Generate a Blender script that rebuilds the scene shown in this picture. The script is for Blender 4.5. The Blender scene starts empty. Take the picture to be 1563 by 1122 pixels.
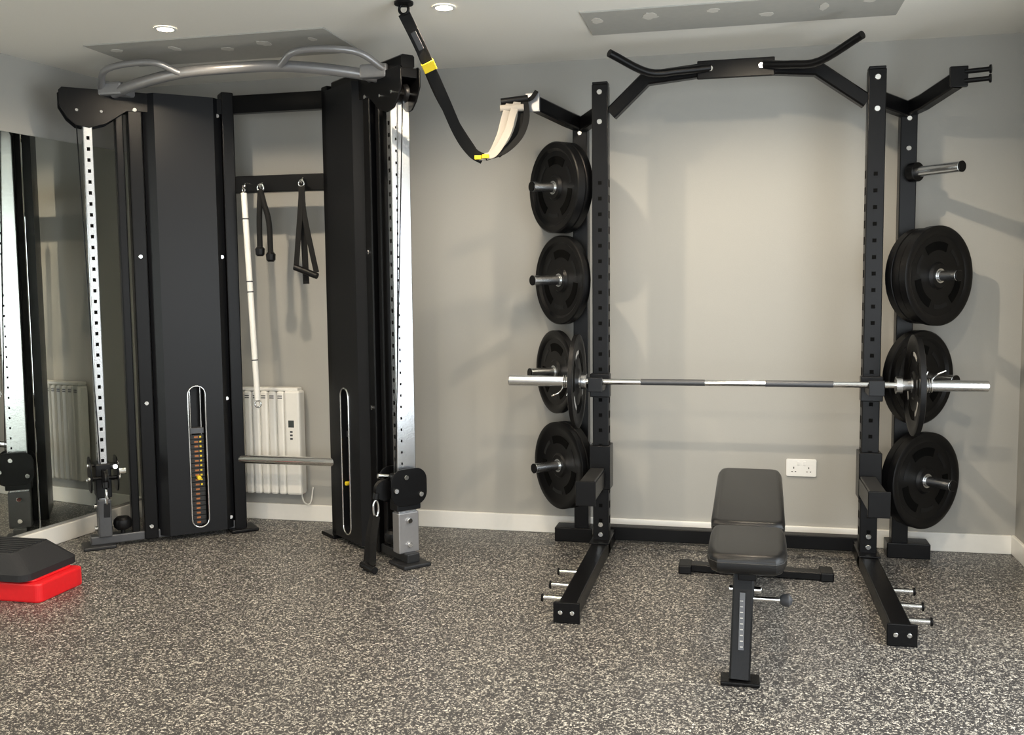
import bpy, bmesh, math, random
from mathutils import Vector, Matrix
random.seed(7)
V=Vector
scene=bpy.context.scene
scene.view_settings.view_transform='Standard'
scene.view_settings.look='None'
scene.view_settings.exposure=.12
# ------------------------------------------------------------ materials
def mat(name,col,rough=.5,metal=0.,bump=0.,bscale=60.,var=0.,coat=0.,emit=None,es=0.,spec=None):
    m=bpy.data.materials.new(name);m.use_nodes=True
    nt=m.node_tree;b=nt.nodes['Principled BSDF']
    c=(col[0],col[1],col[2],1)
    b.inputs['Base Color'].default_value=c
    b.inputs['Roughness'].default_value=rough
    b.inputs['Metallic'].default_value=metal
    if coat: b.inputs['Coat Weight'].default_value=coat
    if spec is not None: b.inputs['Specular IOR Level'].default_value=spec
    if emit:
        b.inputs['Emission Color'].default_value=(*emit,1);b.inputs['Emission Strength'].default_value=es
    tc=nt.nodes.new('ShaderNodeTexCoord')
    n=nt.nodes.new('ShaderNodeTexNoise');n.inputs['Scale'].default_value=bscale;n.inputs['Detail'].default_value=4
    nt.links.new(tc.outputs['Object'],n.inputs['Vector'])
    if var>0:
        mx=nt.nodes.new('ShaderNodeMix');mx.data_type='RGBA'
        mx.inputs[6].default_value=tuple(v*(1-var) for v in col)+(1,)
        mx.inputs[7].default_value=tuple(min(1,v*(1+var)) for v in col)+(1,)
        nt.links.new(n.outputs['Fac'],mx.inputs[0]);nt.links.new(mx.outputs[2],b.inputs['Base Color'])
    if bump>0:
        bp=nt.nodes.new('ShaderNodeBump');bp.inputs['Strength'].default_value=bump;bp.inputs['Distance'].default_value=.002
        nt.links.new(n.outputs['Fac'],bp.inputs['Height']);nt.links.new(bp.outputs['Normal'],b.inputs['Normal'])
    return m
M_wall=mat('painted_wall_grey',(.395,.388,.362),.75,bump=.15,bscale=180,var=.03)
M_ceil=mat('ceiling_paint',(.85,.83,.77),.9,bump=.1,bscale=90,var=.02)
M_trim=mat('white_gloss_trim',(.88,.87,.83),.35,var=.02)
M_blk=mat('black_powder_coat',(.0035,.0035,.004),.30,bump=.2,bscale=600,var=.1,spec=.2)
M_blk2=mat('charcoal_panel',(.007,.0075,.009),.36,bump=.15,bscale=500,var=.1,spec=.28)
M_hole=mat('hole_black',(.001,.001,.001),.8,var=.1,spec=.1)
M_edge=mat('worn_edge_charcoal',(.022,.022,.022),.45,var=.15,spec=.4)
M_steel=mat('galvanised_steel',(.72,.74,.76),.25,1.,bump=.1,bscale=120,var=.08)
M_chrome=mat('chrome',(.80,.80,.79),.12,1.,var=.03)
M_grey=mat('silver_grey_coat',(.34,.34,.35),.35,.6,var=.06)
M_dgrey=mat('foot_grey',(.09,.093,.10),.4,.5,var=.08)
M_foot=mat('foot_charcoal',(.02,.021,.023),.4,.2,var=.08)
M_rub=mat('rubber_black',(.0035,.0035,.004),.40,bump=.2,bscale=250,var=.15,spec=.25)
M_vinyl=mat('bench_vinyl',(.0045,.0045,.005),.30,bump=.3,bscale=350,var=.1,spec=.38)
M_web=mat('black_webbing',(.008,.008,.008),.75,bump=.5,bscale=700,var=.15,spec=.2)
M_webg=mat('grey_webbing',(.36,.33,.29),.7,bump=.4,bscale=600,var=.1)
M_yel=mat('yellow_tag',(.85,.62,.02),.5,var=.05)
M_org=mat('orange_label',(.40,.14,.04),.5,var=.1)
M_wht=mat('white_enamel',(.82,.81,.77),.35,var=.02)
M_plas=mat('white_plastic',(.87,.87,.85),.3,var=.02)
M_lgrey=mat('light_grey_print',(.45,.45,.44),.6,var=.05)
M_red=mat('red_plastic',(.72,.012,.018),.4,var=.06)
M_step=mat('step_grey_rubber',(.02,.021,.024),.6,bump=.5,bscale=200,var=.15,spec=.3)
M_patch=mat('bare_plasterboard',(.42,.415,.385),.9,bump=.15,bscale=30,var=.06)
M_fill=mat('filler_plaster',(.64,.62,.57),.9,var=.05)
M_glow=mat('downlight_lens',(1,1,1),.3,emit=(1,.86,.62),es=40)
M_frame=mat('window_frame_grey',(.06,.065,.07),.4,var=.05)
M_mir=mat('mirror_silver',(.80,.82,.77),.012,1.)
M_vent=mat('heater_display',(.05,.06,.06),.3,var=.1)
def floor_mat():
    m=bpy.data.materials.new('speckled_rubber_floor');m.use_nodes=True
    nt=m.node_tree;N=nt.nodes;L=nt.links;b=N['Principled BSDF']
    tc=N.new('ShaderNodeTexCoord')
    nz=N.new('ShaderNodeTexNoise');nz.inputs['Scale'].default_value=140;nz.inputs['Detail'].default_value=2
    L.new(tc.outputs['Object'],nz.inputs['Vector'])
    sub=N.new('ShaderNodeVectorMath');sub.operation='SUBTRACT';sub.inputs[1].default_value=(.5,.5,.5)
    L.new(nz.outputs['Color'],sub.inputs[0])
    sc=N.new('ShaderNodeVectorMath');sc.operation='SCALE';sc.inputs['Scale'].default_value=.018
    L.new(sub.outputs[0],sc.inputs[0])
    ad=N.new('ShaderNodeVectorMath');ad.operation='ADD'
    L.new(tc.outputs['Object'],ad.inputs[0]);L.new(sc.outputs[0],ad.inputs[1])
    def layer(scale,thr):
        vo=N.new('ShaderNodeTexVoronoi');vo.inputs['Scale'].default_value=scale
        L.new(ad.outputs[0],vo.inputs['Vector'])
        sp=N.new('ShaderNodeSeparateColor');L.new(vo.outputs['Color'],sp.inputs[0])
        g=N.new('ShaderNodeMath');g.operation='GREATER_THAN';g.inputs[1].default_value=thr
        L.new(sp.outputs[0],g.inputs[0]);return g,sp
    g1,s1=layer(175,.86);g2,s2=layer(280,.90)
    mxm=N.new('ShaderNodeMath');mxm.operation='MAXIMUM';L.new(g1.outputs[0],mxm.inputs[0]);L.new(g2.outputs[0],mxm.inputs[1])
    fc=N.new('ShaderNodeMix');fc.data_type='RGBA';fc.inputs[6].default_value=(.28,.262,.23,1);fc.inputs[7].default_value=(.72,.69,.62,1)
    L.new(s1.outputs[1],fc.inputs[0])
    bn=N.new('ShaderNodeTexNoise');bn.inputs['Scale'].default_value=300
    L.new(tc.outputs['Object'],bn.inputs['Vector'])
    bc=N.new('ShaderNodeMix');bc.data_type='RGBA';bc.inputs[6].default_value=(.024,.0235,.0245,1);bc.inputs[7].default_value=(.064,.061,.061,1)
    L.new(bn.outputs['Fac'],bc.inputs[0])
    mx=N.new('ShaderNodeMix');mx.data_type='RGBA'
    L.new(mxm.outputs[0],mx.inputs[0]);L.new(bc.outputs[2],mx.inputs[6]);L.new(fc.outputs[2],mx.inputs[7])
    br=N.new('ShaderNodeTexBrick');br.offset=0;br.inputs['Scale'].default_value=1;br.inputs['Mortar Size'].default_value=.0015
    br.inputs['Brick Width'].default_value=1;br.inputs['Row Height'].default_value=1
    br.inputs['Color1'].default_value=(1,1,1,1);br.inputs['Color2'].default_value=(1,1,1,1);br.inputs['Mortar'].default_value=(.55,.55,.55,1)
    mp=N.new('ShaderNodeMapping');mp.inputs['Location'].default_value=(.17,.45,0);L.new(tc.outputs['Object'],mp.inputs[0]);L.new(mp.outputs[0],br.inputs['Vector'])
    ml=N.new('ShaderNodeMix');ml.data_type='RGBA';ml.blend_type='MULTIPLY';ml.inputs[0].default_value=1
    L.new(mx.outputs[2],ml.inputs[6]);L.new(br.outputs['Color'],ml.inputs[7])
    L.new(ml.outputs[2],b.inputs['Base Color'])
    b.inputs['Roughness'].default_value=.42
    bp=N.new('ShaderNodeBump');bp.inputs['Strength'].default_value=.25;bp.inputs['Distance'].default_value=.002
    L.new(bn.outputs['Fac'],bp.inputs['Height']);L.new(bp.outputs['Normal'],b.inputs['Normal'])
    return m
M_floor=floor_mat()
# ------------------------------------------------------------ helpers
WL={}
def group(name,loc=(0,0,0),parent=None):
    e=bpy.data.objects.new(name,None);e.empty_display_size=.1
    e.location=V(loc)-(WL[parent.name] if parent else V((0,0,0)))
    scene.collection.objects.link(e)
    if parent: e.parent=parent
    WL[e.name]=V(loc);return e
def finish(bm,name,m,parent=None,smooth=False,extra=None):
    bmesh.ops.recalc_face_normals(bm,faces=bm.faces[:])
    if parent is not None:
        bmesh.ops.translate(bm,verts=bm.verts[:],vec=-WL[parent.name])
    me=bpy.data.meshes.new(name);bm.to_mesh(me);bm.free()
    me.materials.append(m)
    if smooth:
        for p in me.polygons:p.use_smooth=True
        try: me.set_sharp_from_angle(angle=math.radians(35))
        except Exception: pass
    o=bpy.data.objects.new(name,me);scene.collection.objects.link(o)
    if parent is not None:o.parent=parent
    return o
def T(M,p): 
    return (M@V(p)) if M is not None else V(p)
def boxes(par,name,lst,m,M=None,bev=0):
    bm=bmesh.new()
    for (x,y,z) in lst:
        vs=[bm.verts.new((a,b,c)) for a in x for b in y for c in z]
        for f in [(0,1,3,2),(4,6,7,5),(0,4,5,1),(2,3,7,6),(0,2,6,4),(1,5,7,3)]: bm.faces.new([vs[i] for i in f])
    bmesh.ops.recalc_face_normals(bm,faces=bm.faces[:])
    if bev>0: bmesh.ops.bevel(bm,geom=bm.edges[:],offset=bev,segments=2,profile=.5,affect='EDGES')
    if M is not None:
        for v in bm.verts:v.co=M@v.co
    return finish(bm,name,m,par)
def box(par,name,x,y,z,m,bev=.003,M=None):
    return boxes(par,name,[(x,y,z)],m,M,bev)
def lathe(par,name,prof,c,ax,m,seg=48,M=None,open_=False):
    """prof: list of (axial,radius); open_: profile is a closed loop around a bore"""
    c=T(M,c); ax=V(ax)
    if M is not None: ax=(M.to_3x3()@ax)
    ax.normalize()
    u=ax.orthogonal().normalized();w=ax.cross(u)
    bm=bmesh.new();rings=[]
    for a,r in prof:
        if r<1e-6: rings.append([bm.verts.new(c+ax*a)])
        else: rings.append([bm.verts.new(c+ax*a+(u*math.cos(t)+w*math.sin(t))*r) for t in [2*math.pi*i/seg for i in range(seg)]])
    prs=list(zip(rings,rings[1:]))
    if open_: prs.append((rings[-1],rings[0]))
    for A,B in prs:
        if len(A)==1 and len(B)==1: continue
        for i in range(seg):
            j=(i+1)%seg
            if len(A)==1: bm.faces.new((A[0],B[i],B[j]))
            elif len(B)==1: bm.faces.new((A[i],B[0],A[j]))
            else: bm.faces.new((A[i],B[i],B[j],A[j]))
    if not open_:
        if len(rings[0])>1: bm.faces.new(rings[0])
        if len(rings[-1])>1: bm.faces.new(rings[-1])
    return finish(bm,name,m,par,smooth=True)
def cyl(par,name,p0,p1,r,m,seg=28,M=None,r2=None,bev=.0015):
    p0=T(M,p0);p1=T(M,p1);L=(p1-p0).length;r2=r if r2 is None else r2
    bev=min(bev,r*.3,L*.3)
    return lathe(par,name,[(0,0),(0,r-bev),(bev,r),(L-bev,r2),(L,r2-bev),(L,0)],p0,p1-p0,m,seg)
def smoothpts(pts,n):
    if n<=1:return [V(p) for p in pts]
    P=[V(p) for p in pts];P=[2*P[0]-P[1]]+P+[2*P[-1]-P[-2]];out=[]
    for i in range(1,len(P)-2):
        a,b,c,d=P[i-1:i+3]
        for k in range(n):
            t=k/n;out.append(.5*((2*b)+(c-a)*t+(2*a-5*b+4*c-d)*t*t+(-a+3*b-3*c+d)*t**3))
    out.append(P[-2]);return out
def sweep(par,name,pts,prof,m,n=1,up=None,closed=False,M=None,smooth=True):
    """prof: float radius or (w,h) rectangular: h along 'up'"""
    pts=[T(M,p) for p in pts]
    if closed: pts=pts+[pts[0]]
    P=smoothpts(pts,n)
    if closed:P=P[:-1]
    N=len(P)
    if isinstance(prof,(int,float)):
        cs=[(math.cos(2*math.pi*i/16)*prof,math.sin(2*math.pi*i/16)*prof) for i in range(16)]
    else:
        w,h=prof[0]/2,prof[1]/2;b=min(w,h)*.25
        cs=[(-w+b,-h),(w-b,-h),(w,-h+b),(w,h-b),(w-b,h),(-w+b,h),(-w,h-b),(-w,-h+b)]
    bm=bmesh.new();rings=[];Nv=None
    for i in range(N):
        if closed: t=(P[(i+1)%N]-P[i-1])
        else: t=(P[min(i+1,N-1)]-P[max(i-1,0)])
        t.normalize()
        if Nv is None:
            Nv=V(up) if up is not None else t.orthogonal()
            if M is not None and up is not None: Nv=M.to_3x3()@Nv
        elif up is not None and n==1:
            Nv=V(up) if M is None else M.to_3x3()@V(up)
        Nv=(Nv-t*Nv.dot(t)).normalized();S=t.cross(Nv)
        k=1.
        if 0<i<N-1 and not closed:
            a=(P[i]-P[i-1]).normalized();k=1/max(.5,a.dot(t))
        rings.append([bm.verts.new(P[i]+S*a*(k if n==1 else 1)+Nv*b_*(k if n==1 else 1)) for a,b_ in cs])
    K=len(cs)
    rng=range(N) if closed else range(N-1)
    for i in rng:
        A=rings[i];B=rings[(i+1)%N]
        for j in range(K): bm.faces.new((A[j],A[(j+1)%K],B[(j+1)%K],B[j]))
    if not closed: bm.faces.new(rings[0]);bm.faces.new(rings[-1])
    return finish(bm,name,m,par,smooth=smooth and isinstance(prof,(int,float)) )
def prism(par,name,poly,z0,z1,m,M,bev=.002):
    """poly in local xy extruded along local z through M"""
    bm=bmesh.new()
    A=[bm.verts.new((x,y,z0)) for x,y in poly];B=[bm.verts.new((x,y,z1)) for x,y in poly]
    n=len(poly);bm.faces.new(A);bm.faces.new(B)
    for i in range(n): bm.faces.new((A[i],A[(i+1)%n],B[(i+1)%n],B[i]))
    bmesh.ops.recalc_face_normals(bm,faces=bm.faces[:])
    if bev>0:
        es=[e for e in bm.edges if abs(e.verts[0].co.z-e.verts[1].co.z)<1e-7]
        bmesh.ops.bevel(bm,geom=es,offset=bev,segments=2,profile=.5,affect='EDGES')
    for v in bm.verts:v.co=M@v.co
    return finish(bm,name,m,par)
def rrect(x0,x1,y0,y1,r,n=6):
    out=[]
    for cx,cy,a0 in [(x1-r,y1-r,0),(x0+r,y1-r,90),(x0+r,y0+r,180),(x1-r,y0+r,270)]:
        for i in range(n+1):
            a=math.radians(a0+90*i/n);out.append((cx+r*math.cos(a),cy+r*math.sin(a)))
    return out
def frame(o,ex,ey,ez):
    ex,ey,ez=V(ex),V(ey),V(ez)
    return Matrix(((ex.x,ey.x,ez.x,o[0]),(ex.y,ey.y,ez.y,o[1]),(ex.z,ey.z,ez.z,o[2]),(0,0,0,1)))
# ------------------------------------------------------------ room
XC,XL,XR,YB,YF,ZC=-3.455,-4.5,1.34,5.19,-2.6,2.522
dl=math.radians(7)
MLW=frame((XC,YB,0),(math.cos(dl),-math.sin(dl),0),(math.sin(dl),math.cos(dl),0),(0,0,1))
box(None,'floor',(XL-.1,XR+.1),(YF-.1,YB+.1),(-.1,0),M_floor,0)
box(None,'ceiling',(XL-.1,XR+.1),(YF-.1,YB+.1),(ZC,ZC+.1),M_ceil,0)
box(None,'wall_back',(XC-.05,XR+.1),(YB,YB+.1),(0,ZC),M_wall,0)
box(None,'wall_left',(-.1,0),(-7.86,.02),(0,ZC),M_wall,0,MLW)
WY0,WY1,WZ0,WZ1=.6,3.9,.25,2.1
boxes(None,'wall_right',[((XR,XR+.1),(YF,WY0),(0,ZC)),((XR,XR+.1),(WY1,YB),(0,ZC)),((XR,XR+.1),(WY0,WY1),(WZ1,ZC)),((XR,XR+.1),(WY0,WY1),(0,WZ0))],M_wall)
w=group('window_2',(XR+.05,2.2,1))
boxes(w,'frame',[((XR+.02,XR+.08),(WY0,WY1),(WZ0,WZ0+.06)),((XR+.02,XR+.08),(WY0,WY1),(WZ1-.06,WZ1))]+[((XR+.02,XR+.08),(y,y+.06),(WZ0+.06,WZ1-.06)) for y in (WY0,1.67,2.75,WY1-.06)],M_frame)
boxes(None,'wall_front',[((XL,-1.6),(YF-.1,YF),(0,ZC)),((.9,XR),(YF-.1,YF),(0,ZC)),((-1.6,.9),(YF-.1,YF),(2.15,ZC))],M_wall)
w=group('window_1',(-.35,YF-.05,0))
boxes(w,'frame',[((-1.6,.9),(YF-.08,YF-.02),(0,.07)),((-1.6,.9),(YF-.08,YF-.02),(2.08,2.15))]+[((x,x+.07),(YF-.08,YF-.02),(.07,2.08)) for x in (-1.6,-.385,.83)],M_frame)
box(None,'baseboard_back',(XC+.018,XR-.018),(YB-.018,YB),(0,.095),M_trim,.004)
box(None,'baseboard_left',(0,.018),(-7.7,-.002),(0,.095),M_trim,.004,MLW)
box(None,'baseboard_right',(XR-.018,XR),(YF,YB),(0,.095),M_trim,.004)
for y0,y1 in [(-4.2,-2.35),(-2.345,-.853),(-.848,-.02)]:
    box(None,'wall_mirror',(.001,.009),(y0,y1),(.11,2.14),M_mir,.0015,MLW)
# ceiling patches
def patch(x0,x1,y0,y1,nd):
    g=group('ceiling_plasterboard_patch',((x0+x1)/2,(y0+y1)/2,ZC))
    box(g,'board',(x0,x1),(y0,y1),(ZC-.006,ZC+.001),M_patch,.001)
    for i in range(nd):
        cx=x0+(x1-x0)*(i+.5)/nd+random.uniform(-.06,.06)
        cy=y0+.13+random.uniform(-.03,.1)
        bm=bmesh.new();k=16
        a=random.uniform(.02,.04);b=random.uniform(.03,.06)
        vs=[bm.verts.new((cx+a*math.cos(2*math.pi*j/k)*random.uniform(.7,1.1),cy+b*math.sin(2*math.pi*j/k)*random.uniform(.7,1.1),ZC-.0075)) for j in range(k)]
        f=bm.faces.new(vs);r=bmesh.ops.extrude_face_region(bm,geom=[f])
        bmesh.ops.translate(bm,verts=[v for v in r['geom'] if isinstance(v,bmesh.types.BMVert)],vec=(0,0,.002))
        finish(bm,'filler_spot',M_fill,g)
patch(-3.08,-1.84,4.23,4.69,5)
patch(-.68,.66,4.29,4.68,6)
for X in (-2.53,-1.22,.09):
    for Yy in (4.06,2.3,.5):
        g=group('recessed_downlight',(X,Yy,ZC))
        lathe(g,'bezel',[(0,.036),(0,.048),(.004,.050),(.006,.046),(.003,.036)],(X,Yy,ZC-.007),(0,0,1),M_wht,32,open_=True)
        lathe(g,'lens',[(0,0),(0,.036),(.002,.036),(.002,0)],(X,Yy,ZC-.006),(0,0,1),M_glow,32)
        ld=bpy.data.lights.new('downlight','SPOT');ld.energy={-2.53:48,-1.22:44,.09:62}[X];ld.color=(1,.84,.63);ld.spot_size=math.radians(165);ld.spot_blend=.6;ld.shadow_soft_size=.022
        lo=bpy.data.objects.new('lamp',ld);scene.collection.objects.link(lo);lo.parent=g;lo.location=(0,0,-.035)
ad=bpy.data.lights.new('daylight','AREA');ad.shape='RECTANGLE';ad.size=2.3;ad.size_y=2.0;ad.energy=92;ad.color=(.92,.97,1)
ao=bpy.data.objects.new('window_daylight',ad);scene.collection.objects.link(ao);ao.location=(-.35,YF+.03,1.1);ao.rotation_euler=(math.radians(90),0,0)
ad=bpy.data.lights.new('daylight_side','AREA');ad.shape='RECTANGLE';ad.size=3.1;ad.size_y=1.75;ad.energy=78;ad.color=(.90,.96,1)
ao=bpy.data.objects.new('window_daylight_side',ad);scene.collection.objects.link(ao);ao.location=(XR+.01,2.25,1.18);ao.rotation_euler=(math.radians(90),0,math.radians(90))
wd=bpy.data.worlds.new('World');scene.world=wd;wd.use_nodes=True
bg=wd.node_tree.nodes['Background'];sky=wd.node_tree.nodes.new('ShaderNodeTexSky');sky.sky_type='HOSEK_WILKIE'
wd.node_tree.links.new(sky.outputs[0],bg.inputs[0]);bg.inputs[1].default_value=.6
# ------------------------------------------------------------ cable machine
cm=group('cable_crossover_machine',(-2.41,4.7,0))
def wing(side):
    s='left_' if side<0 else 'right_'
    O=(-2.41+side*.32,4.91,0)
    d=V((side*.75,-.66,0)).normalized();nn=V((-side*.66,-.75,0)).normalized()
    M=frame(O,d,nn,(0,0,1))
    b=lambda n,x,y,z,m,bev=.003: box(cm,s+n,x,y,z,m,bev,M)
    b('rear_post',(-.045,.02),(-.05,.05),(0,2.40),M_blk,.006)
    b('mid_post',(.425,.495),(-.04,.05),(.02,2.33),M_blk,.006)
    b('guide_post',(.515,.555),(-.04,.03),(.02,2.33),M_blk,.006)
    prof=[(.022,-.12),(.022,.03),(.07,.08),(.37,.08),(.42,.03),(.42,-.12)]
    z0,z1=.03,2.36
    bm=bmesh.new()
    A=[bm.verts.new((t,n,z0)) for t,n in prof];B=[bm.verts.new((t,n,z1)) for t,n in prof]
    bm.faces.new(A);bm.faces.new(B)
    for i in range(6):
        if i==2: continue
        j=(i+1)%6;bm.faces.new((A[i],A[j],B[j],B[i]))
    sx,sw,sz0,sz1=.21,.045,.06,.83
    st=[]
    for i in range(13):
        a=math.pi*i/12;st.append((sx+sw*math.cos(a),sz1-sw+sw*math.sin(a)))
    for i in range(13):
        a=math.pi+math.pi*i/12;st.append((sx+sw*math.cos(a),sz0+sw+sw*math.sin(a)))
    sv=[bm.verts.new((x,.08,z)) for x,z in st]
    es=[bm.edges.new((sv[i],sv[(i+1)%len(sv)])) for i in range(len(sv))]
    oe=[]
    for a_,b_ in [(A[2],A[3]),(A[3],B[3]),(B[3],B[2]),(B[2],A[2])]:
        e=bm.edges.get((a_,b_)); oe.append(e if e else bm.edges.new((a_,b_)))
    bmesh.ops.triangle_fill(bm,use_beauty=True,edges=es+oe)
    s2=[bm.verts.new((x,.0,z)) for x,z in st]
    for i in range(len(sv)):
        j=(i+1)%len(sv);bm.faces.new((sv[i],sv[j],s2[j],s2[i]))
    bm.faces.new(s2)
    for v in bm.verts:v.co=M@v.co
    finish(bm,s+'weight_shroud',M_blk2,cm)
    sweep(cm,s+'window_rim',[(x,.081,z) for x,z in st],.0045,M_chrome,closed=True,M=M,up=(0,1,0))
    boxes(cm,s+'weight_stack',[((.175,.245),(.004,.05),(.07+i*.026,.07+i*.026+.023)) for i in range(19)],M_edge,M)
    boxes(cm,s+'weight_labels',[((.205,.225),(.05,.0515),(.077+i*.026,.077+i*.026+.009)) for i in range(19)],M_org,M)
    boxes(cm,s+'weight_numbers',[((.188,.198),(.05,.0515),(.077+i*.026,.077+i*.026+.009)) for i in range(8,19)],M_yel,M)
    cyl(cm,s+'selector_pin',(.21,.05,.33),(.21,.085,.33),.011,M_yel,M=M)
    b('stack_top_plate',(.172,.248),(.004,.055),(.568,.60),M_dgrey)
    for q in (.182,.238): cyl(cm,s+'guide_rod',(q,.03,.56),(q,.03,.82),.006,M_chrome,M=M)
    for t in (.045,.46):
        for z in (.09,.75,1.52,2.27):
            cyl(cm,s+'bolt',(t,.045,z),(t,.058,z),.011,M_chrome,M=M,seg=12)
    b('pulley_column',(.665,.71),(-.05,.05),(.06,2.22),M_steel,.004)
    boxes(cm,s+'column_holes',[((.680,.695),(.0502,.0508),(z-.009,z+.009)) for z in [.3+i*.055 for i in range(34)]]
        +[((.7102,.7108),(.022,.030),(z-.006,z+.006)) for z in [.5+i*.055 for i in range(30)]],M_hole,M)
    XZ=frame(M@V((0,0,0)),d,V((0,0,1)),nn)
    hp=[(.02,2.36),(.02,2.28),(.5,2.26),(.60,2.19),(.68,2.165),(.74,2.175),(.78,2.21),(.815,2.27),(.815,2.345),(.80,2.36)]
    prism(cm,s+'header_plate',hp,.045,.053,M_blk,XZ)
    prism(cm,s+'header_plate_rear',hp,-.053,-.045,M_blk,XZ)
    b('header_beam',(.02,.80),(-.044,.044),(2.31,2.355),M_blk,.004)
    for t,z in ((.62,2.25),(.735,2.25)):
        lathe(cm,s+'pulley',[(-.014,0),(-.014,.045),(-.004,.038),(.004,.038),(.014,.045),(.014,0)],(t,0,z),(0,1,0),M_rub,32,M)
        cyl(cm,s+'pulley_bolt',(t,-.06,z),(t,.062,z),.008,M_chrome,M=M,seg=12)
    b('base_beam',(.0,.76),(-.035,.035),(.018,.065),M_dgrey if side<0 else M_foot,.006)
    b('front_foot',(.64,.80),(-.075,.075),(0,.02),M_foot,.006)
    b('rear_foot',(-.10,.05),(-.06,.09),(0,.02),M_blk,.006)
    b('column_bracket',(.655,.72),(-.056,.056),(.06,.26),M_grey if side>0 else M_dgrey,.006)
    for z in (.10,.22): cyl(cm,s+'bracket_bolt',(.72,0,z),(.735,0,z),.013,M_chrome,M=M,seg=12)
    lathe(cm,s+'rubber_bumper',[(.0,.012),(.02,.012),(.022,.03),(.035,.044),(.055,.048),(.075,.044),(.088,.03),(.092,0)],(.60,.02,.065),(0,0,1),M_rub,24,M)
    YZ=frame(M@V((0,0,0)),nn,V((0,0,1)),d)
    cp=rrect(-.085,.11,.30,.48,.06)
    for k,(a,c_) in enumerate(((.745,.753),(.617,.625))):
        prism(cm,s+'carriage_plate',cp,a,c_,M_blk,YZ)
    b('carriage_sleeve',(.65,.725),(-.066,.066),(.27,.45),M_blk2,.006)
    lathe(cm,s+'carriage_pulley',[(-.014,0),(-.014,.05),(-.004,.042),(.004,.042),(.014,.05),(.014,0)],(.687,.115,.38),(1,0,0),M_rub,32,M)
    for (n_,z_) in ((.03,.44),(-.05,.35),(.085,.38)):
        cyl(cm,s+'carriage_spacer',(.625,n_,z_),(.745,n_,z_),.009,M_blk,M=M,seg=12)
        cyl(cm,s+'carriage_bolt',(.753,n_,z_),(.762,n_,z_),.012,M_chrome,M=M,seg=12)
        cyl(cm,s+'carriage_nut',(.608,n_,z_),(.617,n_,z_),.012,M_chrome,M=M,seg=12)
    cyl(cm,s+'pop_pin',(.645,.066,.43),(.635,.12,.44),.013,M_chrome,M=M)
    cyl(cm,s+'pop_pin_knob',(.575,.03,.40),(.61,.03,.40),.02,M_yel if side>0 else M_chrome,M=M)
    cyl(cm,s+'cable',(.70,.06,.40),(.735,.0,2.22),.003,M_blk,M=M,seg=8,bev=.0005)
    cyl(cm,s+'cable_ball',(.687,.155,.37),(.687,.16,.34),.016,M_rub,M=M)
    rg=[(.687+.0,.16+.014*math.cos(a),.295+.04*math.sin(a)) for a in [2*math.pi*i/14 for i in range(14)]]
    sweep(cm,s+'carabiner',rg,.005,M_chrome,closed=True,M=M,n=2)
    if side>0:
        for q in (-.018,.018):
            sweep(cm,s+'handle_strap',[(.687+q,.165,.262),(.69+q*1.3,.19,.16),(.69+q*1.6,.20,.05),(.70+q*2.2,.21,.03)],(.036,.004),M_web,n=5,M=M,up=(.5,1,0))
        cyl(cm,s+'handle_grip',(.64,.215,.022),(.77,.215,.022),.017,M_rub,M=M)
        sweep(cm,s+'top_ridge',[(.05,0,2.385),(.79,0,2.385)],(.07,.06),M_blk,M=M,up=(0,0,1))
    else:
        sweep(cm,s+'short_strap',[(.687,.165,.262),(.69,.17,.19)],(.03,.01),M_rub,M=M,up=(0,1,0))
    return M
ML=wing(-1);MR=wing(1)
for (a,b_,n) in ((2.29,2.385,'top_crossbar'),(1.865,1.955,'accessory_rail')):
    box(cm,n,(-2.71,-2.11),(4.90,4.95),(a,b_),M_blk,.004)
cyl(cm,'lower_crossbar',(-2.71,4.90,.405),(-2.11,4.90,.405),.024,M_chrome)
pL=ML@V((.52,0.02,0));pR=MR@V((.56,0.02,0))
arc=[]
for i in range(17):
    u=i/16;x=pL.x+(pR.x-pL.x)*u;k=1-(2*u-1)**2
    arc.append((x,pL.y-.06-.10*k,2.345+.062*min(1,k*1.1)))
sweep(cm,'pull_up_arc',arc,.027,M_grey,n=2)
for P,Q in ((pL,1),(pR,-1)):
    x=P.x
    box(cm,'arc_mount',(x-.07,x+.07),(P.y-.10,P.y+.03),(2.33,2.395),M_grey,.012)
    sweep(cm,'upper_grip',[(x-.05*Q,P.y-.09,2.37),(x+.06*Q,P.y-.19,2.435),(x+.32*Q,P.y-.22,2.445),(x+.44*Q,P.y-.16,2.40)],.016,M_grey,n=6)
# ------------------------------------------------------------ accessories on rail
def ring(par,name,c,r,th,m,ax='y'):
    pts=[(c[0]+r*math.cos(a),c[1],c[2]+r*math.sin(a)) if ax=='y' else (c[0],c[1]+r*math.cos(a),c[2]+r*math.sin(a)) for a in [2*math.pi*i/14 for i in range(14)]]
    sweep(par,name,pts,th,m,closed=True,n=2)
def hook(par,x,z,m=M_blk):
    sweep(par,'rail_hook',[(x,4.899,z),(x,4.88,z),(x,4.872,z-.02),(x,4.86,z-.025),(x,4.852,z-.01)],.005,m,n=4)
g=group('straight_cable_bar',(-2.59,4.86,1.9));hook(g,-2.597,1.91,M_chrome)
ring(g,'eye',(-2.597,4.86,1.875),.014,.004,M_chrome,'x')
cyl(g,'bar',(-2.597,4.86,1.86),(-2.555,4.86,.74),.016,M_wht)
for k in (.12,.42,.47,.80): 
    a=V((-2.597,4.86,1.86)).lerp(V((-2.555,4.86,.74)),k);b2=V((-2.597,4.86,1.86)).lerp(V((-2.555,4.86,.74)),k+.006);cyl(g,'band',a,b2,.018,M_dgrey)
ring(g,'end_eye',(-2.553,4.86,.72),.018,.005,M_chrome)
g=group('triceps_rope',(-2.5,4.86,1.9));hook(g,-2.498,1.91,M_chrome)
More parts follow.
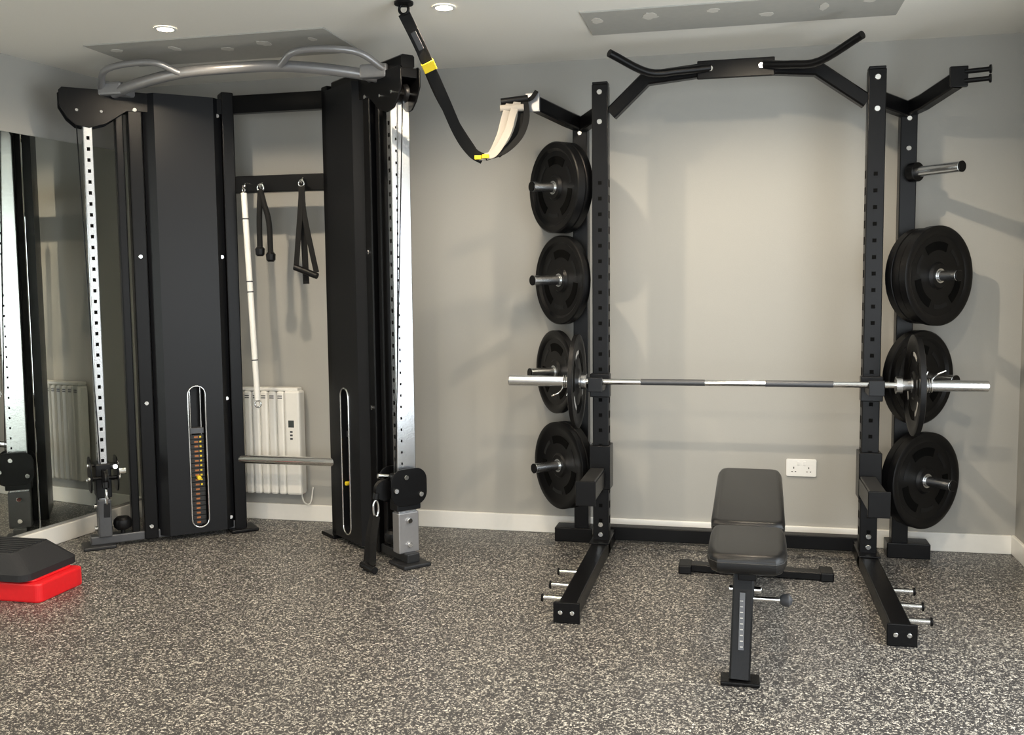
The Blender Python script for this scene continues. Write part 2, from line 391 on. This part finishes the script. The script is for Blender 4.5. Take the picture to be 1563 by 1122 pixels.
ring(g,'ring',(-2.498,4.86,1.885),.018,.005,M_chrome)
for q,e in ((-.012,1.56),(.05,1.53)):
    pts=[(-2.498,4.858,1.87),(-2.498+q*.4,4.855,1.80),(-2.498+q*.9,4.855,1.70),(-2.498+q*1.0,4.855,e)]
    sweep(g,'rope',pts,.015,M_web,n=6)
    lathe(g,'rope_end',[(0,.015),(.01,.024),(.04,.026),(.05,.018),(.052,0)],(-2.498+q,4.855,e-.04),(0,0,1),M_rub,24)
g=group('stirrup_handle',(-2.26,4.86,1.9));hook(g,-2.262,1.93,M_chrome)
ring(g,'d_ring',(-2.262,4.86,1.90),.016,.004,M_chrome)
sweep(g,'strap_left',[(-2.262,4.858,1.885),(-2.266,4.855,1.80),(-2.285,4.85,1.60),(-2.30,4.85,1.46)],(.03,.004),M_web,n=6,up=(0,1,0))
sweep(g,'strap_right',[(-2.258,4.858,1.885),(-2.25,4.855,1.75),(-2.21,4.85,1.55),(-2.185,4.85,1.43)],(.03,.004),M_web,n=6,up=(0,1,0))
cyl(g,'grip',(-2.31,4.85,1.46),(-2.18,4.85,1.41),.017,M_rub)
sweep(g,'spare_strap',[(-2.262,4.862,1.885),(-2.262,4.87,1.7),(-2.255,4.872,1.37)],(.035,.004),M_web,n=4,up=(0,1,0))
# ------------------------------------------------------------ radiator
g=group('electric_radiator',(-2.69,YB-.07,.17))
x0=-2.97;nf=9;wf=.46/nf
for i in range(nf):
    box(g,'fin',(x0+i*wf+.003,x0+(i+1)*wf-.003),(YB-.105,YB-.03),(.17,.765),M_wht,.012)
    boxes(g,'vent',[((x0+i*wf+.012,x0+(i+1)*wf-.012),(YB-.1056,YB-.105),(.735-j*.012,.741-j*.012)) for j in range(2)],M_dgrey)
box(g,'back_plate',(x0,-2.42),(YB-.085,YB-.035),(.20,.75),M_wht,.004)
box(g,'control_panel',(-2.51,-2.415),(YB-.11,YB-.03),(.17,.77),M_wht,.014)
box(g,'display',(-2.485,-2.45),(YB-.1115,YB-.109),(.56,.60),M_vent,.001)
boxes(g,'buttons',[((-2.475,-2.46),(YB-.112,YB-.11),(.53-i*.02,.54-i*.02)) for i in range(3)],M_dgrey)
box(g,'top_rail',(x0+.005,-2.43),(YB-.098,YB-.035),(.765,.785),M_wht,.006)
boxes(g,'wall_bracket',[((-2.85,-2.82),(YB-.04,YB),(.25,.7)),((-2.52,-2.49),(YB-.04,YB),(.25,.7))],M_wht)
sweep(g,'cable',[(-2.44,YB-.06,.18),(-2.43,YB-.05,.12),(-2.40,YB-.03,.11),(-2.39,YB-.008,.20)],.004,M_wht,n=5)
# ------------------------------------------------------------ socket
g=group('double_wall_socket',(.32,YB,.4))
Mw=frame((0,YB,0),(1,0,0),(0,0,1),(0,-1,0))
prism(g,'plate',rrect(.245,.395,.355,.445,.008),0,.009,M_plas,Mw)
for c in (.283,.357):
    boxes(g,'pins',[((c-.002,c+.002),(YB-.0096,YB-.009),(.395,.405)),((c-.012,c-.005),(YB-.0096,YB-.009),(.378,.382)),((c+.005,c+.012),(YB-.0096,YB-.009),(.378,.382))],M_hole)
    box(g,'switch',(c-.006+(.022 if c<.3 else -.022),c+.006+(.022 if c<.3 else -.022)),(YB-.013,YB-.009),(.415,.435),M_plas,.001)
# ------------------------------------------------------------ power rack
rk=group('half_power_rack',(-.02,4.77,0))
UX=((-.70,-.622),(.562,.640))
yb,zb=4.62,.890
for s,(xa,xb) in zip(('left_','right_'),UX):
    sg=-1 if xa<0 else 1
    box(rk,s+'upright',(xa,xb),(4.77,4.845),(.0,2.31),M_blk,.004)
    xi=xb if sg<0 else xa
    o=.0006*(-sg)
    zs=[.18+i*.0755 for i in range(23)]
    boxes(rk,s+'inner_scale',[(tuple(sorted((xi,xi+o))),(4.777,4.838),(.12,1.93))],M_edge)
    boxes(rk,s+'holes',[(tuple(sorted((xi,xi+o*2))),(4.785,4.83),(z-.018,z+.018)) for z in zs],M_hole)
    boxes(rk,s+'front_holes',[((xa+.030,xb-.030),(4.7692,4.77),(z-.009,z+.009)) for z in zs],M_hole)
    box(rk,s+'foot_rail',(xa,xb),(3.78,5.10),(.005,.075),M_blk,.004)
    box(rk,s+'foot_end_plate',(xa-.015,xb+.015),(3.765,3.78),(0,.085),M_blk,.003)
    box(rk,s+'foot_plate',(xa-.01,xb+.01),(4.70,4.92),(.075,.083),M_blk,.002)
    for q in (xa+.015,xb-.015): cyl(rk,s+'foot_bolt',(q,3.765,.045),(q,3.757,.045),.009,M_chrome,seg=10)
    for z in (2.27,2.13): cyl(rk,s+'top_bolt',((xa+xb)/2,4.77,z),((xa+xb)/2,4.755,z),.013,M_chrome,seg=12)
    box(rk,s+'top_cap',(xa+.002,xb-.002),(4.772,4.843),(2.31,2.322),M_rub,.003)
    for z in (.11,.16): cyl(rk,s+'base_bolt',((xa+xb)/2,4.77,z),((xa+xb)/2,4.758,z),.012,M_chrome,seg=12)
    xo=xa if sg<0 else xb
    for yy in (3.92,4.10,4.30):
        cyl(rk,s+'band_peg',(xo,yy,.05),(xo+sg*.085,yy,.05),.010,M_chrome)
        cyl(rk,s+'band_peg_cap',(xo+sg*.085,yy,.05),(xo+sg*.093,yy,.05),.018,M_blk)
    box(rk,s+'j_hook_body',(xa-.010,xb+.010),(4.745,4.80),(.80,.915),M_blk2,.004)
    box(rk,s+'j_hook_shelf',(xa+.005,xb-.005),(4.585,4.75),(zb-.047,zb-.016),M_blk2,.004)
    box(rk,s+'j_hook_lip',(xa+.005,xb-.005),(4.582,4.595),(zb-.047,zb+.022),M_blk2,.003)
    box(rk,s+'spotter_bracket',(xa-.012,xb+.012),(4.74,4.86),(.34,.56),M_blk,.004)
    box(rk,s+'spotter_arm',(xa-.01,xb-.012),(4.36,4.745),(.36,.44),M_blk,.004)
    box(rk,s+'spotter_arm_pad',(xa-.006,xb-.016),(4.37,4.73),(.44,.452),M_edge,.003)
    box(rk,s+'spotter_arm_end',(xa-.018,xb-.004),(4.35,4.36),(.345,.46),M_blk,.003)
    sx=sg*.79+(-.008 if sg<0 else -.012)
    box(rk,s+'storage_upright',(sx-.038,sx+.038),(5.02,5.10),(.0,2.20),M_blk,.004)
    box(rk,s+'storage_base',(sx-.06,sx+.14) if sg>0 else (sx-.14,sx+.06),(5.00,5.12),(.0,.075),M_blk,.004)
    sweep(rk,s+'top_link',[((xa+xb)/2,4.84,2.19),(sx,5.05,2.16)],(.05,.075),M_blk,up=(0,0,1))
    for z in (2.12,1.98): cyl(rk,s+'storage_bolt',(sx,5.02,z),(sx,5.01,z),.012,M_chrome,seg=12)
    arm=[(sx,5.04,2.165),(sx+sg*.05,4.95,2.18),(sg*.985 if sg<0 else .93,4.76,2.235)]
    sweep(rk,s+'top_arm',arm,(.055,.07),M_blk,up=(0,0,1))
    e=V(arm[-1])
    if sg<0: box(rk,s+'arm_end_plate',(e.x-.035,e.x+.035),(e.y-.022,e.y-.004),(e.z-.045,e.z+.045),M_grey,.003)
    else:
        box(rk,s+'arm_end_plate',(e.x-.03,e.x+.045),(e.y-.018,e.y+.01),(e.z-.03,e.z+.06),M_blk,.003)
        for dz in (.035,-.005):
            cyl(rk,s+'arm_pin',(e.x+.03,e.y-.01,e.z+dz),(e.x+.125,e.y-.04,e.z+dz),.011,M_blk)
            cyl(rk,s+'arm_pin_cap',(e.x+.125,e.y-.04,e.z+dz),(e.x+.133,e.y-.043,e.z+dz),.019,M_blk)
cr=[(-.61,4.805,2.17),(-.44,4.79,2.325),(-.20,4.785,2.345),(.15,4.785,2.34),(.34,4.79,2.325),(.56,4.805,2.17)]
sweep(rk,'pull_up_beam',cr,(.055,.062),M_blk,up=(0,0,1))
box(rk,'beam_plate',(-.20,.15),(4.742,4.758),(2.30,2.385),M_blk,.004)
for x in (-.14,.09): cyl(rk,'beam_bolt',(x,4.742,2.345),(x,4.73,2.345),.013,M_chrome,seg=12)
sweep(rk,'left_grip',[(-.14,4.74,2.35),(-.28,4.70,2.335),(-.42,4.64,2.325),(-.58,4.50,2.39)],.018,M_blk,n=5)
sweep(rk,'right_grip',[(.10,4.74,2.35),(.22,4.70,2.335),(.34,4.64,2.33),(.50,4.48,2.395)],.018,M_blk,n=5)
box(rk,'rear_floor_beam',(-.66,.60),(5.03,5.10),(.015,.085),M_blk,.004)
# ------------------------------------------------------------ plates
def plate(c,ax,R=.225,th=.042,mt=None,par=None):
    ax=V(ax).normalized();g=group('weight_plate',c,par)
    h=th/2
    prof=[(-h*.8,.0275),(-h,.03),(-h,.055),(-h*.45,.065),(-h*.45,R*.80),(-h*.95,R*.86),(-h,R*.97),(-h*.8,R),(h*.8,R),(h,R*.97),(h*.95,R*.86),(h*.45,R*.80),(h*.45,.065),(h,.055),(h,.03),(h*.8,.0275)]
    u=ax.orthogonal().normalized();
    lathe(g,'disc',prof,c,ax,M_rub,64,open_=True)
    for s_ in (-1,1):
        lathe(g,'steel_bush',[(0,.0262),(0,.034),(.002,.034),(.002,.0262)],V(c)+ax*(s_*h-.001),ax,M_steel,32,open_=True)
    w_=ax.cross(u)
    for s_ in (-1,1):
        for k in range(3):
            pts=[]
            for i in range(9):
                a=2*math.pi*k/3+math.radians(-30+60*i/8)
                pts.append(V(c)+ax*(s_*(h*.45+.0008))+(u*math.cos(a)+w_*math.sin(a))*R*.60)
            sweep(g,'grip_slot',pts,(.04,.0015),M_hole,up=ax)
            pts2=[]
            for i in range(7):
                a=2*math.pi*(k+.5)/3+math.radians(-18+36*i/6)
                pts2.append(V(c)+ax*(s_*(h*.45+.0008))+(u*math.cos(a)+w_*math.sin(a))*R*.62)
            sweep(g,'lettering',pts2,(.018,.001),mt or M_blk2,up=ax)
    return g
def horn(sgn,z,pl=(),dv=None):
    sx=sgn*.79+(-.008 if sgn<0 else -.012)
    d=V(dv) if dv else (V((-.72,-.69,0)) if sgn<0 else V((.66,-.75,0)));d.normalize()
    b=V((sx,5.03,z))+d*.02
    Lh=.27
    cyl(rk,'storage_horn',b,b+d*Lh,.0245,M_steel)
    cyl(rk,'horn_end_cap',b+d*Lh,b+d*(Lh+.008),.0255,M_blk)
    cyl(rk,'horn_flange',b+d*.0,b+d*.04,.045,M_blk)
    for off,R,th in pl:
        c=b+d*off;plate(c,d,R,th)
horn(-1,1.84,pl=[(.08,.228,.045),(.126,.228,.045)])
horn(-1,1.375,pl=[(.095,.226,.045)])
horn(-1,.905,pl=[(.122,.214,.036)],dv=(-.8,-.6,0))
horn(-1,.42,pl=[(.075,.226,.045),(.115,.226,.03)])
horn(1,1.865)
horn(1,1.375,pl=[(.07,.225,.042),(.113,.225,.042),(.156,.232,.042)])
horn(1,.895,pl=[(.068,.225,.045)])
horn(1,.405,pl=[(.07,.225,.042),(.113,.232,.042)])
# ------------------------------------------------------------ barbell
g=group('barbell',(-.015,yb,zb));bb=g
cyl(g,'shaft',(-.71,yb,zb),(.69,yb,zb),.0145,M_chrome)
cyl(g,'knurling',(-.45,yb,zb),(-.15,yb,zb),.0149,M_dgrey);cyl(g,'knurling',(.12,yb,zb),(.42,yb,zb),.0149,M_dgrey)
for s_ in (-1,1):
    cx=-.01
    cyl(g,'sleeve',(cx+s_*.708,yb,zb),(cx+s_*1.075,yb,zb),.0255,M_steel)
    cyl(g,'inner_collar',(cx+s_*.694,yb,zb),(cx+s_*.722,yb,zb),.038,M_steel)
    cyl(g,'end_cap',(cx+s_*1.075,yb,zb),(cx+s_*1.078,yb,zb),.022,M_chrome)
M_ring=mat('plate_lettering',(.35,.35,.34),.5,var=.05)
plate((-.752,yb,zb),(1,0,0),.225,.024,M_ring)
plate((.764,yb,zb),(1,0,0),.226,.026,M_ring)
def spring(x,y,z,s_,par=None,uz=1):
    g=group('spring_collar',(x,y,z),par);pts=[]
    for i in range(49):
        a=2*math.pi*i/12;pts.append((x+s_*(i/48)*.035,y+.030*math.cos(a),z+.030*math.sin(a)))
    sweep(g,'coil',pts,.0035,M_chrome)
    sweep(g,'handle',[pts[0],(x-s_*.0,y-.035,z+uz*.035),(x+s_*.01,y-.04,z+uz*.065)],.004,M_chrome,n=3)
    sweep(g,'handle',[pts[-1],(x+s_*.04,y-.03,z+uz*.045),(x+s_*.085,y-.035,z+uz*.07)],.004,M_chrome,n=3)
spring(.80,yb,zb,1,bb)
spring(-.785,yb,zb,-1,bb,-1)
# ------------------------------------------------------------ bench
bn=group('adjustable_weight_bench',(.03,3.9,0))
bx=.035
def pad(name,poly,th,org,ang,m):
    Mx=Matrix.Translation(org)@Matrix.Rotation(math.radians(-1.2),4,'Z')@Matrix.Rotation(ang,4,'X')
    bm=bmesh.new()
    A=[bm.verts.new((x,y,0)) for x,y in poly];B=[bm.verts.new((x,y,th)) for x,y in poly]
    n=len(poly);bm.faces.new(A);bm.faces.new(B)
    for i in range(n):bm.faces.new((A[i],A[(i+1)%n],B[(i+1)%n],B[i]))
    bmesh.ops.recalc_face_normals(bm,faces=bm.faces[:])
    es=[e for e in bm.edges if abs(e.verts[0].co.z-e.verts[1].co.z)<1e-7]
    bmesh.ops.bevel(bm,geom=es,offset=th*.38,segments=5,profile=.5,affect='EDGES')
    for v in bm.verts:v.co=Mx@v.co
    finish(bm,name,m,bn,smooth=True);
    sweep(bn,name+'_seam',[Mx@V((x*.99,y,th*.62)) for x,y in poly],.0022,M_edge,closed=True)
sp=[(-.095,0),(.095,0),(.120,.03),(.132,.10),(.132,.33),(.128,.39),(.11,.41),(-.11,.41),(-.128,.39),(-.132,.33),(-.132,.10),(-.120,.03)]
pad('seat_pad',sp,.07,V((bx-.003,3.25,.385)),math.radians(1),M_vinyl)
bp=[(-.10,0),(.10,0),(.128,.015),(.136,.05),(.136,.68),(.128,.73),(.10,.75),(-.10,.75),(-.128,.73),(-.136,.68),(-.136,.05),(-.128,.015)]
pad('back_pad',bp,.06,V((bx+.004,3.70,.40)),math.radians(5.5),M_vinyl)
box(bn,'seat_frame',(bx-.03,bx+.03),(3.32,3.72),(.35,.387),M_blk,.004)
sweep(bn,'back_frame',[(bx,3.68,.37),(bx+.012,4.36,.435)],(.06,.045),M_blk,up=(0,0,1))
box(bn,'seat_plate',(bx-.08,bx+.08),(3.36,3.56),(.378,.388),M_blk,.002)
sweep(bn,'front_post',[(bx-.022,3.31,.012),(bx-.010,3.42,.355)],(.07,.05),M_blk,up=(0,-1,0))
box(bn,'front_foot',(bx-.085,bx+.045),(3.27,3.36),(0,.014),M_blk,.004)
sweep(bn,'main_rail',[(bx-.005,3.40,.30),(bx+.01,4.0,.17),(bx+.04,4.56,.035)],(.06,.06),M_blk,up=(0,0,1))
sweep(bn,'adjust_scale',[(bx-.018,3.293,.12),(bx-.014,3.349,.30)],(.018,.004),M_dgrey,up=(0,-1,0))
boxes(bn,'scale_marks',[((bx-.022,bx-.012),(3.285+.31*(z-.12)*1.0,3.2885+.31*(z-.12)),(z,z+.003)) for z in [.13+i*.018 for i in range(9)]],M_lgrey)
sweep(bn,'rear_foot',[(-.22,4.60,.022),(.39,4.57,.022)],(.07,.035),M_blk,up=(0,0,1))
for x in (-.235,.40): box(bn,'rear_foot_cap',(x-.03,x+.03),(4.53,4.65),(0,.042),M_rub,.006)
sweep(bn,'back_support',[(bx+.01,4.15,.40),(bx+.01,4.02,.20)],(.045,.035),M_blk,up=(0,1,0))
cyl(bn,'adjust_pin',(bx+.02,3.50,.235),(bx+.13,3.50,.235),.009,M_chrome)
lathe(bn,'adjust_knob',[(0,0),(0,.012),(.008,.020),(.03,.024),(.04,.014),(.045,0)],(bx+.115,3.50,.235),(1,0,0),M_dgrey,24)
cyl(bn,'pivot_bolt',(bx-.06,3.44,.285),(bx+.05,3.44,.285),.012,M_chrome)
# ------------------------------------------------------------ suspension trainer
g=group('suspension_trainer',(-1.37,3.95,ZC))
cyl(g,'ceiling_anchor',(-1.36,3.95,ZC-.012),(-1.36,3.95,ZC),.04,M_blk)
ring(g,'anchor_ring',(-1.36,3.95,ZC-.03),.02,.006,M_blk)
S1=[(-1.36,3.95,2.475),(-1.335,4.08,2.37),(-1.295,4.27,2.19),(-1.265,4.42,2.05),(-1.225,4.50,1.975),(-1.18,4.53,1.945)]
cu=(.3,-.95,-.15)
sweep(g,'main_strap',S1,(.05,.008),M_web,n=5,up=cu)
S2=[(-1.358,3.96,2.475),(-1.345,4.09,2.375),(-1.32,4.28,2.21),(-1.27,4.43,2.075),(-1.225,4.51,1.985)]
sweep(g,'main_strap_fold',S2,(.038,.006),M_web,n=5,up=cu)
a=V(S1[1]).lerp(V(S1[2]),.30);b3=V(S1[1]).lerp(V(S1[2]),.46)
sweep(g,'yellow_tag',[a,b3],(.058,.016),M_yel,up=cu)
a=V(S1[0]).lerp(V(S1[1]),.55);b3=V(S1[1]).lerp(V(S1[2]),.05)
sweep(g,'printed_label',[a,b3],(.024,.0095),M_dgrey,up=cu)
for k,(dx,dz) in enumerate(((0,0),(.035,.01))):
    sweep(g,'foot_cradle',[(-1.20+dx,4.52,1.955),(-1.15+dx*.6,4.55,1.965+dz),(-1.115+dx,4.60,2.06+dz),(-1.10+dx,4.66,2.17),(-1.085+dx,4.70,2.235)],(.034,.006),M_webg,n=6,up=(.2,-1,.3))
cyl(g,'handle_grip',(-1.13,4.69,2.235),(-1.0,4.715,2.25),.017,M_rub)
cyl(g,'handle_grip',(-1.13,4.67,2.20),(-1.02,4.70,2.205),.017,M_webg)
sweep(g,'handle_strap',[(-1.015,4.71,2.24),(-1.005,4.69,2.15),(-1.03,4.65,2.06),(-1.09,4.58,1.985),(-1.17,4.53,1.95)],(.03,.006),M_web,n=6,up=(.3,-1,0))
sweep(g,'handle_strap',[(-1.03,4.72,2.25),(-1.04,4.70,2.14),(-1.07,4.64,2.03),(-1.12,4.57,1.965)],(.03,.006),M_web,n=6,up=(.3,-1,0))
sweep(g,'hanging_loop',[(-1.03,4.73,2.24),(-.985,4.715,2.25),(-.96,4.725,2.285)],(.02,.005),M_web,n=4,up=(0,-1,0))
for p in ((-1.20,4.515,1.952),(-1.165,4.52,1.957)): box(g,'yellow_label',(p[0]-.016,p[0]+.016),(p[1]-.012,p[1]+.004),(p[2]-.01,p[2]+.008),M_yel,.002)
# ------------------------------------------------------------ aerobic step
g=group('aerobic_step',(-3.2,3.72,0))
Ms=frame((0,0,0),(1,0,0),(0,1,0),(0,0,1))
prism(g,'red_riser',rrect(-3.45,-2.93,3.56,3.86,.03),0,.085,M_red,Ms,.008)
prism(g,'red_riser_top',rrect(-3.43,-2.97,3.58,3.84,.03),.085,.095,M_red,Ms,.004)
bm=bmesh.new()
P0=rrect(-3.50,-2.98,3.54,3.90,.05);P1=rrect(-3.46,-3.09,3.60,3.86,.05)
A=[bm.verts.new((x,y,.095)) for x,y in P0];A2=[bm.verts.new((x,y,.125)) for x,y in P0];B=[bm.verts.new((x,y,.20)) for x,y in P1]
n=len(A);bm.faces.new(A);bm.faces.new(B)
for i in range(n):
    j=(i+1)%n;bm.faces.new((A[i],A[j],A2[j],A2[i]));bm.faces.new((A2[i],A2[j],B[j],B[i]))
finish(bm,'platform',M_step,g)
boxes(g,'tread_ribs',[((-3.44,-3.11),(3.62+i*.03,3.635+i*.03),(.20,.204)) for i in range(8)],M_step)
# ------------------------------------------------------------ camera
f,yaw,pit,rol,h=1494.5,.2280,.0836,-.0101,1.3505
fw=V((-math.sin(yaw)*math.cos(pit),math.cos(yaw)*math.cos(pit),-math.sin(pit)))
rt=V((math.cos(yaw),math.sin(yaw),0));up=rt.cross(fw)
r2=rt*math.cos(rol)+up*math.sin(rol);u2=-rt*math.sin(rol)+up*math.cos(rol)
cd=bpy.data.cameras.new('camera');co=bpy.data.objects.new('camera',cd);scene.collection.objects.link(co)
cd.sensor_fit='HORIZONTAL';cd.sensor_width=36;cd.lens=f/1563*36;cd.clip_start=.05
co.matrix_world=frame((0,0,h),r2,u2,-fw)
scene.camera=co
